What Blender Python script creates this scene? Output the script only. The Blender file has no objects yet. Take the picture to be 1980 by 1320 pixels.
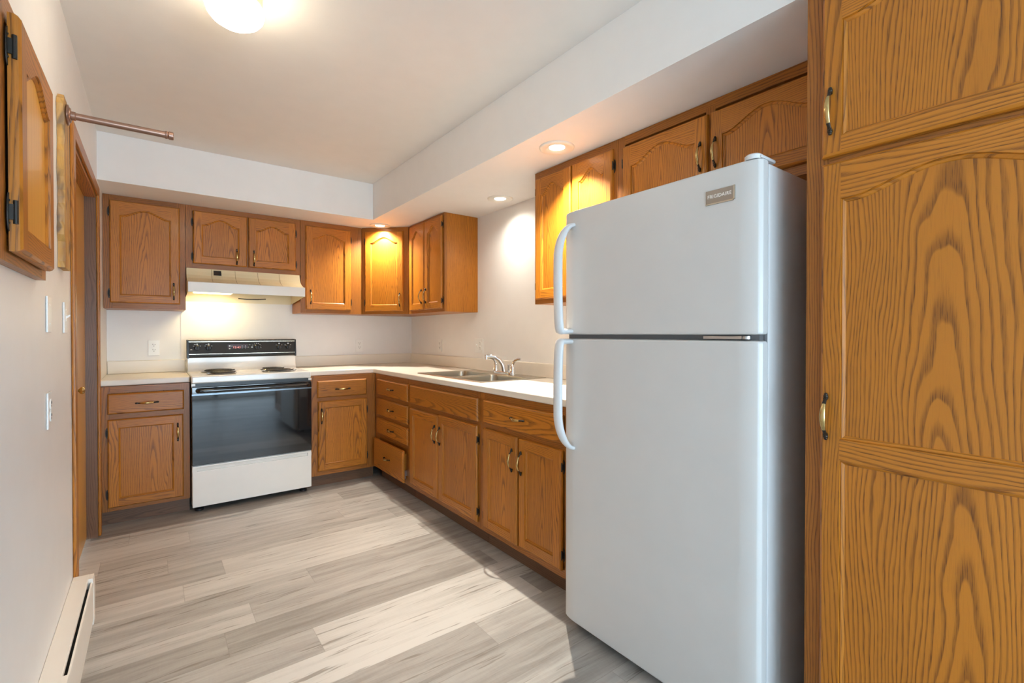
import bpy, bmesh, math, random
from mathutils import Vector, Matrix
random.seed(7)
PI = math.pi
scene = bpy.context.scene
COL = scene.collection

# ------------------------------------------------------------------ camera
CAM_H = 1.2049
cam_d = bpy.data.cameras.new('camera')
cam = bpy.data.objects.new('camera', cam_d); COL.objects.link(cam)
cam.location = (0, 0, CAM_H)
cam.rotation_euler = (PI/2 - 0.0088, 0, -0.6475)
cam_d.sensor_width = 36.0
cam_d.lens = 919.63/1980*36.0
cam_d.shift_x = -(993.64-990)/1980
cam_d.shift_y = (652.68-660)/1980
cam_d.clip_start = 0.02
scene.camera = cam

# ------------------------------------------------------------------ world, exposure
W = bpy.data.worlds.new('sky'); scene.world = W; W.use_nodes = True
wn = W.node_tree.nodes; bg = wn['Background']
bg.inputs['Color'].default_value = (0.61, 0.82, 1.0, 1)
bg.inputs['Strength'].default_value = 10.2
scene.view_settings.view_transform = 'Standard'
scene.view_settings.look = 'None'
scene.view_settings.gamma = 1.0
scene.view_settings.use_curve_mapping = False
scene.view_settings.exposure = 0.45
scene.cycles.use_denoising = True
scene.cycles.max_bounces = 10
scene.cycles.diffuse_bounces = 7
scene.cycles.sample_clamp_indirect = 8

# lamp strengths (the lamps themselves are built further down)
DOME_EMIT = 25.0
SPOT_W = 140.0
WARM = (1.0, 0.92, 0.79)
WARM_DOME = (1.0, 0.86, 0.64)

# room measures
XL, XR, YB, YF = -0.2715, 2.0874, 4.4868, -2.6
ZC, ZS = 2.4322, 2.1386
DU, DB = 0.3042, 0.6104
RU, RB, UU, BB = XR-DU, XR-DB, YB-DU, YB-DB     # upper / base face planes
ZUB = 1.3754
ZCT = 0.912
SX, SY = 1.439, 3.8233                          # soffit faces
# window opening in the wall behind the camera
WX0, WX1, WZ0, WZ1 = -0.17, 1.95, 0.05, 1.78
pl = bpy.data.lights.new('window_portal', 'AREA'); pl.shape = 'RECTANGLE'
pl.size = WX1-WX0; pl.size_y = WZ1-WZ0; pl.cycles.is_portal = True
po = bpy.data.objects.new('window_portal', pl); COL.objects.link(po)
po.location = ((WX0+WX1)/2, YF-0.06, (WZ0+WZ1)/2); po.rotation_euler = (PI/2, 0, 0)
# window opening in the left wall, behind the camera
VY0, VY1, VZ0, VZ1 = -2.2, -1.5, .95, 2.05
pl = bpy.data.lights.new('window_portal', 'AREA'); pl.shape = 'RECTANGLE'
pl.size = VZ1-VZ0; pl.size_y = VY1-VY0; pl.cycles.is_portal = True
po = bpy.data.objects.new('window_portal', pl); COL.objects.link(po)
po.location = (XL-0.06, (VY0+VY1)/2, (VZ0+VZ1)/2); po.rotation_euler = (0, -PI/2, 0)

# ------------------------------------------------------------------ node helper
class NT:
    def __init__(s, name):
        s.mat = bpy.data.materials.new(name); s.mat.use_nodes = True
        s.t = s.mat.node_tree; s.b = s.t.nodes['Principled BSDF']
    def set(s, sock, v):
        if isinstance(v, bpy.types.NodeSocket): s.t.links.new(v, sock)
        elif v is not None: sock.default_value = v
    def m(s, op, a, b=None, c=None, clamp=False):
        n = s.t.nodes.new('ShaderNodeMath'); n.operation = op; n.use_clamp = clamp
        for i, v in enumerate((a, b, c)): s.set(n.inputs[i], v)
        return n.outputs[0]
    def xyz(s, x, y, z):
        n = s.t.nodes.new('ShaderNodeCombineXYZ')
        for i, v in enumerate((x, y, z)): s.set(n.inputs[i], v)
        return n.outputs[0]
    def sep(s, v):
        n = s.t.nodes.new('ShaderNodeSeparateXYZ'); s.set(n.inputs[0], v); return n.outputs
    def noise(s, v, scale=1, detail=2, rough=.5):
        n = s.t.nodes.new('ShaderNodeTexNoise'); s.set(n.inputs['Vector'], v)
        n.inputs['Scale'].default_value = scale; n.inputs['Detail'].default_value = detail
        n.inputs['Roughness'].default_value = rough
        return n.outputs['Fac']
    def white(s, v):
        n = s.t.nodes.new('ShaderNodeTexWhiteNoise'); n.noise_dimensions = '2D'
        s.set(n.inputs['Vector'], v); return n.outputs['Value']
    def ss(s, x, a, b, lo=0., hi=1.):
        n = s.t.nodes.new('ShaderNodeMapRange'); n.interpolation_type = 'SMOOTHSTEP'
        s.set(n.inputs['Value'], x)
        for k, v in (('From Min', a), ('From Max', b), ('To Min', lo), ('To Max', hi)): n.inputs[k].default_value = v
        return n.outputs['Result']
    def mix(s, f, a, b):
        n = s.t.nodes.new('ShaderNodeMix'); n.data_type = 'RGBA'
        s.set(n.inputs[0], f)
        s.set(n.inputs[6], a if isinstance(a, bpy.types.NodeSocket) else (*a, 1))
        s.set(n.inputs[7], b if isinstance(b, bpy.types.NodeSocket) else (*b, 1))
        return n.outputs[2]
    def bump(s, h, strength, dist=.001):
        n = s.t.nodes.new('ShaderNodeBump'); n.inputs['Strength'].default_value = strength
        n.inputs['Distance'].default_value = dist; s.set(n.inputs['Height'], h)
        s.t.links.new(n.outputs[0], s.b.inputs['Normal'])
    def obj(s):
        n = s.t.nodes.new('ShaderNodeTexCoord'); return n.outputs['Object']
    def attr(s, name):
        n = s.t.nodes.new('ShaderNodeAttribute'); n.attribute_name = name; return n.outputs['Vector']

def plain(name, col, rough=.5, metal=0., spec=.5, coat=0., bump=None, emit=None):
    q = NT(name); b = q.b
    b.inputs['Base Color'].default_value = (*col, 1); b.inputs['Roughness'].default_value = rough
    b.inputs['Metallic'].default_value = metal; b.inputs['Specular IOR Level'].default_value = spec
    b.inputs['Coat Weight'].default_value = coat; b.inputs['Coat Roughness'].default_value = .06
    # slight procedural unevenness of tone and gloss
    n = q.noise(q.obj(), 9, 3)
    q.set(b.inputs['Base Color'], q.mix(n, tuple(c*.97 for c in col), tuple(min(1, c*1.03) for c in col)))
    if bump: q.bump(q.noise(q.obj(), bump[0], 3), bump[1])
    if emit:
        b.inputs['Emission Color'].default_value = (*emit[0], 1); b.inputs['Emission Strength'].default_value = emit[1]
    return q.mat

def make_oak(name, light, dark, rough=.38, contrast=.9, spacing=.0086):
    q = NT(name); o = q.sep(q.attr('gr')); a, l, s = o[0], o[1], o[2]
    M = q.m
    n1 = M('SUBTRACT', q.noise(q.xyz(M('MULTIPLY', a, 5), M('MULTIPLY', l, 1.0), s), 1, 2), .5)
    n2 = M('SUBTRACT', q.noise(q.xyz(M('MULTIPLY', a, 50), M('MULTIPLY', l, 6), M('MULTIPLY', s, 3)), 1, 2), .5)
    n3 = M('SUBTRACT', q.noise(q.xyz(M('MULTIPLY', a, 14), M('MULTIPLY', l, 3), M('ADD', s, 31)), 1, 2), .5)
    a2 = M('ADD', a, M('ADD', M('MULTIPLY', n1, .13), M('ADD', M('MULTIPLY', n3, .020), M('MULTIPLY', n2, .009))))
    d = M('ADD', M('MULTIPLY', l, .055), M('MULTIPLY', n3, .02))
    r = M('SQRT', M('ADD', M('MULTIPLY', a2, a2), M('MULTIPLY', d, d)))
    f = M('FRACT', M('DIVIDE', r, spacing))
    up = q.ss(f, 0.0, .10); dn = q.ss(f, .12, .60, 1., 0.)
    band = M('MULTIPLY', up, dn)
    pore = q.noise(q.xyz(M('MULTIPLY', a, 900), M('MULTIPLY', l, 22), s), 1, 2)
    pore = q.ss(pore, .50, .68)
    ton = q.noise(q.xyz(M('MULTIPLY', a, 9), M('MULTIPLY', l, 2), M('ADD', s, 7)), 1, 2)
    k = M('ADD', M('MULTIPLY', band, M('ADD', .60*contrast, M('MULTIPLY', pore, .40*contrast))), M('MULTIPLY', pore, .20*contrast), clamp=True)
    k = M('ADD', k, M('MULTIPLY', M('SUBTRACT', ton, .5), .5), clamp=True)
    wv = q.white(q.xyz(s, .5, 0))
    c = q.mix(k, light, dark)
    hv = q.t.nodes.new('ShaderNodeHueSaturation'); q.set(hv.inputs['Color'], c)
    q.set(hv.inputs['Value'], q.ss(wv, 0, 1, .90, 1.08)); q.set(q.b.inputs['Base Color'], hv.outputs[0])
    q.b.inputs['Roughness'].default_value = rough
    q.b.inputs['Specular IOR Level'].default_value = .38
    q.b.inputs['Coat Weight'].default_value = .12; q.b.inputs['Coat Roughness'].default_value = .15
    q.bump(M('SUBTRACT', 1., k), .25, .0006)
    return q.mat

def make_floor():
    q = NT('vinyl_plank'); M = q.m; o = q.sep(q.obj()); x, y = o[0], o[1]
    PW, PL = .181, 1.22
    y = M('ADD', y, -3.67+PW*21); row = M('FLOOR', M('DIVIDE', y, PW)); off = q.white(q.xyz(row, 3.3, 0))
    u = M('ADD', M('DIVIDE', x, PL), M('MULTIPLY', off, 7.0)); pk = M('FLOOR', u)
    rnd = q.white(q.xyz(row, pk, 0)); rnd2 = q.white(q.xyz(M('ADD', row, 17), pk, 0))
    fy = M('FRACT', M('DIVIDE', y, PW)); fx = M('FRACT', u)
    ey = M('MULTIPLY', M('SUBTRACT', .5, M('ABSOLUTE', M('SUBTRACT', fy, .5))), PW)
    ex = M('MULTIPLY', M('SUBTRACT', .5, M('ABSOLUTE', M('SUBTRACT', fx, .5))), PL)
    gap = M('MINIMUM', ey, ex); g = q.ss(gap, .0006, .0022, 1., 0.)
    ro = M('MULTIPLY', rnd, 40)
    wav = M('SUBTRACT', q.noise(q.xyz(M('MULTIPLY', x, 2.2), M('MULTIPLY', y, 9), ro), 1, 2), .5)
    yy = M('ADD', y, M('MULTIPLY', wav, .06))
    streak = q.noise(q.xyz(M('MULTIPLY', x, 1.6), M('MULTIPLY', yy, 22), ro), 1, 4, .6)
    fine = q.noise(q.xyz(M('MULTIPLY', x, 10), M('MULTIPLY', yy, 190), ro), 1, 3, .6)
    saw = q.noise(q.xyz(M('MULTIPLY', x, 160), M('MULTIPLY', y, 26), ro), 1, 2)
    crack = q.noise(q.xyz(M('MULTIPLY', x, 3.2), M('MULTIPLY', yy, 60), M('ADD', ro, 9)), 1, 3, .65)
    kn = q.ss(crack, .595, .675)
    t = M('ADD', M('MULTIPLY', q.ss(streak, .28, .74), .40), M('MULTIPLY', fine, .22))
    t = M('ADD', t, M('MULTIPLY', M('SUBTRACT', rnd2, .38), .78))
    t = M('ADD', t, M('MULTIPLY', M('SUBTRACT', saw, .5), .10), clamp=True)
    c = q.mix(t, (.51, .485, .45), (.20, .18, .16))
    c = q.mix(M('MULTIPLY', kn, .70), c, (.16, .135, .11))
    c = q.mix(M('MULTIPLY', g, .32), c, (.16, .14, .12))
    q.set(q.b.inputs['Base Color'], c)
    q.set(q.b.inputs['Roughness'], q.ss(fine, .2, .8, .36, .50))
    q.b.inputs['Specular IOR Level'].default_value = .45
    q.bump(M('SUBTRACT', M('MULTIPLY', fine, .5), g), .25, .0008)
    return q.mat

def make_plank():
    q = NT('rustic_pine'); M = q.m; o = q.sep(q.attr('gr')); a, l, s = o[0], o[1], o[2]
    n = q.noise(q.xyz(M('MULTIPLY', a, 26), M('MULTIPLY', l, 3.0), s), 1, 4, .6)
    w = q.noise(q.xyz(M('MULTIPLY', a, 60), M('MULTIPLY', l, 6), s), 1, 3)
    kn = q.ss(q.noise(q.xyz(M('MULTIPLY', a, 20), M('MULTIPLY', l, 7), M('ADD', s, 4)), 1, 2), .54, .64)
    c = q.mix(q.ss(n, .35, .7), (.56, .31, .07), (.28, .13, .035))
    c = q.mix(M('MULTIPLY', q.ss(w, .45, .65), .35), c, (.50, .38, .24))
    c = q.mix(M('MULTIPLY', kn, .7), c, (.09, .06, .045))
    q.set(q.b.inputs['Base Color'], c); q.b.inputs['Roughness'].default_value = .55
    q.bump(w, .4, .002); return q.mat

OAK = make_oak('honey_oak', (.475, .168, .014), (.125, .039, .005))
OAKF = make_oak('honey_oak_frame', (.35, .122, .016), (.105, .033, .006))
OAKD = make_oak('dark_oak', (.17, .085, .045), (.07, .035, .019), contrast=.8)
LUAN = make_oak('orange_luan', (.66, .33, .055), (.52, .23, .035), rough=.3, contrast=.5, spacing=.02)
FLOOR = make_floor()
PINE = make_plank()
WALL = plain('white_wall_paint', (.81, .80, .785), .42, bump=(260, .12))
CEIL = plain('flat_ceiling_paint', (.78, .755, .72), .75, bump=(200, .08))
SOFF = plain('soffit_paint', (.81, .80, .785), .55, bump=(200, .05))
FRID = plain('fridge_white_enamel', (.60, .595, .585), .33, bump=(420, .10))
FRIDB = plain('fridge_body_lightened', (.74, .745, .75), .35, bump=(420, .05))  # body lighter than the doors: daylight on its side put into the colour
FRIDP = plain('fridge_white_plastic', (.66, .67, .68), .30)
GASK = plain('grey_gasket', (.12, .12, .125), .6)
ENAM = plain('white_stove_enamel', (.82, .80, .75), .16, coat=.3)
BLKG = plain('black_glass', (.008, .009, .011), .04, spec=.8)
BLKP = plain('black_panel', (.022, .016, .009), .42, spec=.3)
BLK = plain('black_plastic', (.012, .012, .013), .35)
COIL = plain('burner_coil', (.03, .027, .025), .5, metal=.3)
CHROME = plain('chrome', (.86, .86, .87), .07, metal=1.)
STEEL = plain('brushed_stainless', (.50, .46, .39), .28, metal=1.)
SLIDE = plain('zinc_slide', (.55, .54, .53), .35, metal=1.)
BRASS = plain('antique_brass', (.55, .40, .17), .25, metal=1.)
BRASSD = plain('blackened_brass', (.035, .026, .018), .35, metal=.6)
HINGE = plain('dark_bronze_hinge', (.030, .026, .022), .4, metal=.5)
LAMI = plain('cream_laminate', (.80, .745, .655), .33)
PLAS = plain('white_plastic', (.83, .83, .81), .3)
SLOT = plain('dark_slot', (.03, .03, .03), .6)
HOOD = plain('almond_hood_enamel', (.74, .64, .41), .28)
HOODL = plain('hood_lip_white', (.78, .77, .72), .25)
HEAT = plain('heater_cream_enamel', (.82, .765, .69), .35)
ROD = plain('copper_brown_metal', (.32, .20, .155), .32, metal=.85)
LENS = plain('lit_lens', (.9, .9, .9), .4, emit=((1, .90, .72), 7.0))
DOME = plain('lit_glass_dome', (.9, .9, .9), .3, emit=(WARM_DOME, DOME_EMIT))
TRIMW = plain('downlight_trim_white', (.80, .77, .70), .3)
BADGE = plain('badge_grey_metal', (.30, .27, .24), .35, metal=.7)
WHITEL = plain('white_lettering', (.85, .85, .83), .4)
RED = plain('red_clock_digits', (.5, .1, .08), .4, emit=((1, .35, .28), .9))
CLK = plain('clock_window', (.05, .012, .010), .2)
STICK = plain('black_sticker', (.012, .012, .012), .5)
GREASE = plain('brown_grease', (.20, .12, .03), .4)

# ------------------------------------------------------------------ mesh helper
def grain(along='z', a_off=None, l_off=None, seed=None, cx=0., panel=False):
    """grain coordinates for a board: across, along, seed"""
    seed = random.uniform(0, 90) if seed is None else seed
    if a_off is None: a_off = random.uniform(-.09, .09) if panel else random.choice((-1, 1))*random.uniform(.03, .14)
    if l_off is None: l_off = random.uniform(.15, .5)
    sg = random.choice((-1, 1))
    def f(p):
        if along == 'z': return (p[0]+p[1]-cx+a_off, sg*p[2]+l_off, seed)
        if along == 'x': return (p[2]+p[1]-cx+a_off, sg*p[0]+l_off, seed)
        return (p[2]+p[0]-cx+a_off, sg*p[1]+l_off, seed)
    return f

class MB:
    def __init__(s): s.v, s.f, s.m, s.g = [], [], [], []
    def add(s, vs, fs, mat=0, gr=None, M=None):
        b = len(s.v)
        for p in vs:
            s.g.append(gr(p) if gr else (p[0], p[2], 1.))
            s.v.append(tuple(M @ Vector(p)) if M else tuple(p))
        for f in fs: s.f.append([b+i for i in f]); s.m.append(mat)
        return s
    def box(s, x0, x1, y0, y1, z0, z1, mat=0, gr=None, bev=0., seg=2, M=None):
        if bev <= 0:
            vs = [(x, y, z) for z in (z0, z1) for y in (y0, y1) for x in (x0, x1)]
            fs = [(0, 2, 3, 1), (4, 5, 7, 6), (0, 1, 5, 4), (2, 6, 7, 3), (0, 4, 6, 2), (1, 3, 7, 5)]
            return s.add(vs, fs, mat, gr, M)
        bm = bmesh.new(); bmesh.ops.create_cube(bm, size=1)
        for v in bm.verts: v.co = ((x0+x1)/2+v.co.x*(x1-x0), (y0+y1)/2+v.co.y*(y1-y0), (z0+z1)/2+v.co.z*(z1-z0))
        bmesh.ops.bevel(bm, geom=bm.edges[:], offset=bev, segments=seg, profile=.5, affect='EDGES')
        return s.bm(bm, mat, gr, M)
    def bm(s, bm, mat=0, gr=None, M=None):
        bm.verts.ensure_lookup_table(); bm.verts.index_update()
        s.add([tuple(v.co) for v in bm.verts], [[v.index for v in f.verts] for f in bm.faces], mat, gr, M)
        bm.free(); return s
    def quad(s, a, b, c, d, mat=0, gr=None): return s.add([a, b, c, d], [(0, 1, 2, 3)], mat, gr)
    def prism(s, pts, axis, c0, c1, mat=0, gr=None, M=None):
        """polygon pts (u,v) extruded along axis between c0 and c1"""
        def P(u, v, c): return {'x': (c, u, v), 'y': (u, c, v), 'z': (u, v, c)}[axis]
        n = len(pts); vs = [P(u, v, c0) for u, v in pts]+[P(u, v, c1) for u, v in pts]
        fs = [list(range(n))[::-1], list(range(n, 2*n))]+[(i, (i+1) % n, n+(i+1) % n, n+i) for i in range(n)]
        return s.add(vs, fs, mat, gr, M)
    def lathe(s, prof, seg=32, mat=0, M=None, gr=None):
        vs, fs = [], []; n = len(prof)
        for i in range(seg):
            t = 2*PI*i/seg
            for r, z in prof: vs.append((r*math.cos(t), r*math.sin(t), z))
        for i in range(seg):
            j = (i+1) % seg
            for k in range(n-1): fs.append((i*n+k, j*n+k, j*n+k+1, i*n+k+1))
        if prof[0][0] > 1e-6: fs.append([i*n for i in range(seg)][::-1])
        if prof[-1][0] > 1e-6: fs.append([i*n+n-1 for i in range(seg)])
        return s.add(vs, fs, mat, gr, M)
    def tube(s, pts, rad, seg=12, mat=0, M=None, flat=None, mats=None):
        """swept tube; rad a number or one per point (or (ra,rb)); mats: per-segment material"""
        P = [Vector(p) for p in pts]; n = len(P)
        R = rad if isinstance(rad, (list, tuple)) else [rad]*n
        tang = [(P[min(i+1, n-1)]-P[max(i-1, 0)]).normalized() for i in range(n)]
        up = Vector(flat) if flat else (Vector((0, 0, 1)) if abs(tang[0].z) < .9 else Vector((1, 0, 0)))
        vs, fs, ms = [], [], []
        a = None
        for i in range(n):
            t = tang[i]
            a = (up - t*up.dot(t)).normalized() if (a is None or flat) else (a - t*a.dot(t)).normalized()
            b = t.cross(a)
            ra, rb = R[i] if isinstance(R[i], (tuple, list)) else (R[i], R[i])
            for k in range(seg):
                w = 2*PI*k/seg
                vs.append(tuple(P[i]+a*(ra*math.cos(w))+b*(rb*math.sin(w))))
        base = len(s.v); s.add(vs, [], mat, None, M)
        for i in range(n-1):
            for k in range(seg):
                k2 = (k+1) % seg
                s.f.append([base+i*seg+k, base+i*seg+k2, base+(i+1)*seg+k2, base+(i+1)*seg+k])
                s.m.append(mats[i] if mats else mat)
        s.f.append([base+k for k in range(seg)][::-1]); s.m.append(mats[0] if mats else mat)
        s.f.append([base+(n-1)*seg+k for k in range(seg)]); s.m.append(mats[-1] if mats else mat)
        return s
    def sphere(s, c, r, mat=0, M=None, seg=12):
        n = seg//2
        prof = [(r*math.sin(PI*i/n), -r*math.cos(PI*i/n)) for i in range(n+1)]
        prof[0] = (0, -r); prof[-1] = (0, r)
        T = Matrix.Translation(Vector(c))
        return s.lathe(prof, seg, mat, (M @ T) if M else T)
    def build(s, name, mats, parent=None, angle=32):
        me = bpy.data.meshes.new(name); me.from_pydata(s.v, [], s.f)
        mats = mats if isinstance(mats, (list, tuple)) else [mats]
        for m in mats: me.materials.append(m)
        me.polygons.foreach_set('material_index', s.m)
        at = me.attributes.new('gr', 'FLOAT_VECTOR', 'POINT')
        at.data.foreach_set('vector', [c for g in s.g for c in g])
        bm = bmesh.new(); bm.from_mesh(me)
        bmesh.ops.recalc_face_normals(bm, faces=bm.faces); bm.to_mesh(me); bm.free()
        me.polygons.foreach_set('use_smooth', [True]*len(me.polygons))
        me.set_sharp_from_angle(angle=math.radians(angle))
        o = bpy.data.objects.new(name, me); COL.objects.link(o)
        w = o.modifiers.new('weighted', 'WEIGHTED_NORMAL'); w.keep_sharp = True; w.weight = 80
        if parent: o.parent = parent
        return o

def thing(name, label, cat, loc=(0, 0, 0), rz=0., group=None):
    o = bpy.data.objects.new(name, None); COL.objects.link(o)
    o.empty_display_size = .1
    o.location = loc; o.rotation_euler = (0, 0, rz); o['label'] = label; o['category'] = cat
    if group: o['group'] = group
    return o
def struct(name, mb, mats, parent=None, label=None, **k):
    o = mb.build(name, mats, parent, **k)
    if not parent: o['kind'] = 'structure'
    if label: o['label'] = label
    return o
def lamp(name, kind, loc, power, col, parent, **kw):
    d = bpy.data.lights.new(name, kind); d.energy = power; d.color = col
    for k, v in kw.items(): setattr(d, k, v)
    o = bpy.data.objects.new(name, d); COL.objects.link(o); o.location = loc; o.parent = parent
    return o
def ROT(axis, deg): return Matrix.Rotation(math.radians(deg), 4, axis)
def TR(*p): return Matrix.Translation(Vector(p))
def text_mesh(name, txt, size, M, mat, parent, depth=.0004, xscale=1.):
    cu = bpy.data.curves.new(name, 'FONT'); cu.body = txt; cu.size = size
    cu.extrude = depth; cu.align_x = 'CENTER'; cu.align_y = 'CENTER'; cu.space_character = 1.08
    t = bpy.data.objects.new('tmp', cu); COL.objects.link(t)
    dg = bpy.context.evaluated_depsgraph_get()
    me = bpy.data.meshes.new_from_object(t.evaluated_get(dg)); bpy.data.objects.remove(t)
    me.name = name; me.transform(M @ Matrix.Diagonal((xscale, 1, 1, 1))); me.materials.clear(); me.materials.append(mat)
    o = bpy.data.objects.new(name, me); COL.objects.link(o); o.parent = parent
    return o

# ------------------------------------------------------------------ room shell
T = .12
m = MB().box(XL-.9, XR+.3, YF-1.5, YB+T, -.1, 0); struct('floor', m, FLOOR, label='grey wood-look vinyl plank floor')
m = MB().box(XL-T, XR+T, YF-T, YB+T, ZC, ZC+.1); ceil = struct('ceiling', m, CEIL, label='flat off-white ceiling')
m = MB()
m.box(SX, XR, YF, YB, ZS, ZC-.0005); m.box(XL, SX, SY, YB, ZS, ZC-.0005)
so = struct('soffit', m, SOFF, ceil, label='white drywall soffit above the cabinets')
m = MB().box(XL-T, XR+T, YB, YB+T, 0, ZC); struct('wall_back', m, WALL, label='white wall behind the range')
m = MB().box(XR, XR+T, YF-T, YB, 0, ZC); struct('wall_right', m, WALL, label='white wall behind the sink and fridge')
# left wall with a door opening
DY0, DY1, DZ1 = 2.70, 3.735, 2.02
m = MB().box(XL-T, XL, YF-T, VY0, 0, ZC).box(XL-T, XL, VY1, DY0, 0, ZC).box(XL-T, XL, VY0, VY1, 0, VZ0).box(XL-T, XL, VY0, VY1, VZ1, ZC).box(XL-T, XL, DY1, YB, 0, ZC).box(XL-T, XL, DY0, DY1, DZ1, ZC)
struct('wall_left', m, WALL, label='white wall on the left with a wood-cased door')
# wall behind the camera with the patio-door opening
m = MB().box(XL, WX0, YF-T, YF, 0, ZC).box(WX1, XR, YF-T, YF, 0, ZC).box(WX0, WX1, YF-T, YF, WZ1, ZC).box(WX0, WX1, YF-T, YF, 0, WZ0)
struct('wall_front', m, WALL)
m = MB()
for x in (WX0, (WX0+WX1)/2-.03, WX1-.06): m.box(x, x+.06, YF-.10, YF-.02, WZ0, WZ1)
m.box(WX0, WX1, YF-.10, YF-.02, WZ1-.06, WZ1).box(WX0, WX1, YF-.10, YF-.02, WZ0, WZ0+.06)
struct('window_1', m, PLAS, label='patio window frame behind the camera')
m = MB()
for y in (VY0, (VY0+VY1)/2-.025, VY1-.05): m.box(XL-.10, XL-.03, y, y+.05, VZ0, VZ1)
m.box(XL-.10, XL-.03, VY0, VY1, VZ0, VZ0+.05).box(XL-.10, XL-.03, VY0, VY1, VZ1-.05, VZ1)
struct('window_2', m, PLAS, label='window frame in the left wall behind the camera')
# painted panel on the wall behind the range
m = MB().box(.165, .945, YB-.004, YB-.0005, 1.0, 1.60); struct('trim_1', m, WALL, label='white painted splash panel behind the range')

# ------------------------------------------------------------------ door in the left wall
d1 = bpy.data.objects.new('door_1', None); COL.objects.link(d1); d1['kind'] = 'structure'; d1['label'] = 'orange wood door in an oak-cased opening'
d1.location = (XL, (DY0+DY1)/2, 0)
def lw(mb): # shift world coordinates to door_1 local
    mb.v = [(x-XL, y-(DY0+DY1)/2, z) for x, y, z in mb.v]; return mb
m = MB(); cw = .058
for y0, al in ((DY0-cw, 'z'), (DY1, 'z')): m.box(XL+.0005, XL+.014, y0, y0+cw, 0, DZ1+cw, 0, grain('z'), bev=.004)
m.box(XL+.0005, XL+.0138, DY0, DY1, DZ1, DZ1+cw, 0, grain('y'), bev=.004)
lw(m).build('casing', OAK, d1)
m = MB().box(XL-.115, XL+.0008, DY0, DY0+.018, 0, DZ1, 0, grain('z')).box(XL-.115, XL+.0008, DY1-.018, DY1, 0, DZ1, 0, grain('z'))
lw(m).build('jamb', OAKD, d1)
m = MB().box(XL-.115, XL+.0008, DY0+.018, DY1-.018, DZ1-.018, DZ1, 0, grain('y')); lw(m).build('head_jamb', OAK, d1)
m = MB().box(XL-.085, XL-.050, DY0+.02, DY1-.02, .01, DZ1-.02, 0, grain('z', a_off=.1))
slab = lw(m).build('door_slab', LUAN, d1)
m = MB().lathe([(.0, .0), (.013, .0), (.013, .004), (.006, .008), (.006, .024), (.016, .032), (.018, .040), (.012, .047), (0, .049)], 20, 0, TR(XL-.05, 3.14, .925) @ ROT('Y', 90))
o = lw(m).build('knob', BRASS, slab); o['label'] = 'small round brass door knob'

# ------------------------------------------------------------------ cabinet kit (local: x right, y into the cabinet, z up, face at y=0)
def pull_mesh(mb, cx, cz, y, vertical=True, L=.118):
    """antique bow pull: brass bow with dark finial ends"""
    h = L/2
    R = Matrix.Identity(4) if vertical else ROT('Y', 90)
    M = TR(cx, y, cz) @ R
    pts, rad, mats = [], [], []
    prof = [(-.86, .004, .0058), (-.80, .008, .0050), (-.70, .012, .0042), (-.56, .0185, .0048), (-.36, .0245, .0060), (-.15, .0275, .0068), (0, .028, .0070),
            (.15, .0275, .0068), (.36, .0245, .0060), (.56, .0185, .0048), (.70, .012, .0042), (.80, .008, .0050), (.86, .004, .0058)]
    for u, w, r in prof: pts.append((0, -w, u*h)); rad.append((r*.62, r))
    for i in range(len(prof)-1): mats.append(1 if abs(prof[i][0]+prof[i+1][0])/2 > .5 else 0)
    mb.tube(pts, rad, 10, 0, M, flat=(0, 1, 0), mats=mats)
    for s in (-1, 1):
        mb.sphere((0, -.0055, s*h*.88), .0062, 1, M, 10)
        mb.sphere((0, -.005, s*h*.965), .0048, 1, M, 10)
        mb.tube([(0, -.0005, s*h*.80), (0, -.012, s*h*.78)], .0042, 8, 1, M)
    return mb
def pull(parent, cx, cz, y, vertical=True, L=.118):
    o = pull_mesh(MB(), cx, cz, y, vertical, L).build('handle', [BRASS, BRASSD], parent, angle=50)
    return o
def hinge(parent, x, z, side, y=0., k=1., wrap=False):
    """surface hinge beside the door edge; side -1: frame plate lies to the left"""
    mb = MB(); w = .011*k; h = .033*k
    pts = []
    for i in range(13):
        t = PI*i/12; pts.append((x+side*w*(math.sin(t)**.8), z-h*math.cos(t)))
    pts.append((x, z+h)); pts.append((x, z-h))
    mb.prism(pts, 'y', y-.0022, y-.0003)
    mb.tube([(x+side*.001, y-.012, z-.020*k), (x+side*.001, y-.012, z+.020*k)], .0036*k, 10)
    mb.box(min(x, x+side*.004), max(x, x+side*.004), y-.013, y-.001, z-.013*k, z+.013*k)
    for dz in (-.024, .024): mb.tube([(x+side*.004, y-.0015, z+dz*k*.8), (x+side*.004, y-.0038, z+dz*k*.8)], .0022, 8)
    return mb.build('hinge', HINGE, parent, angle=40)

def arch_pts(xa, xb, zs, rise, n=28):
    """top line of a cathedral panel from xb back to xa"""
    out = []
    for i in range(n+1):
        t = i/n; tt = min(t, 1-t)
        s = max(0, min(1, (tt-.055)/.435)); f = .70*(s*s*(3-2*s))+.30*math.sin(PI/2*s)
        if rise == 0: f = 0
        out.append((xb+(xa-xb)*t, zs+rise*f))
    return out

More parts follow.
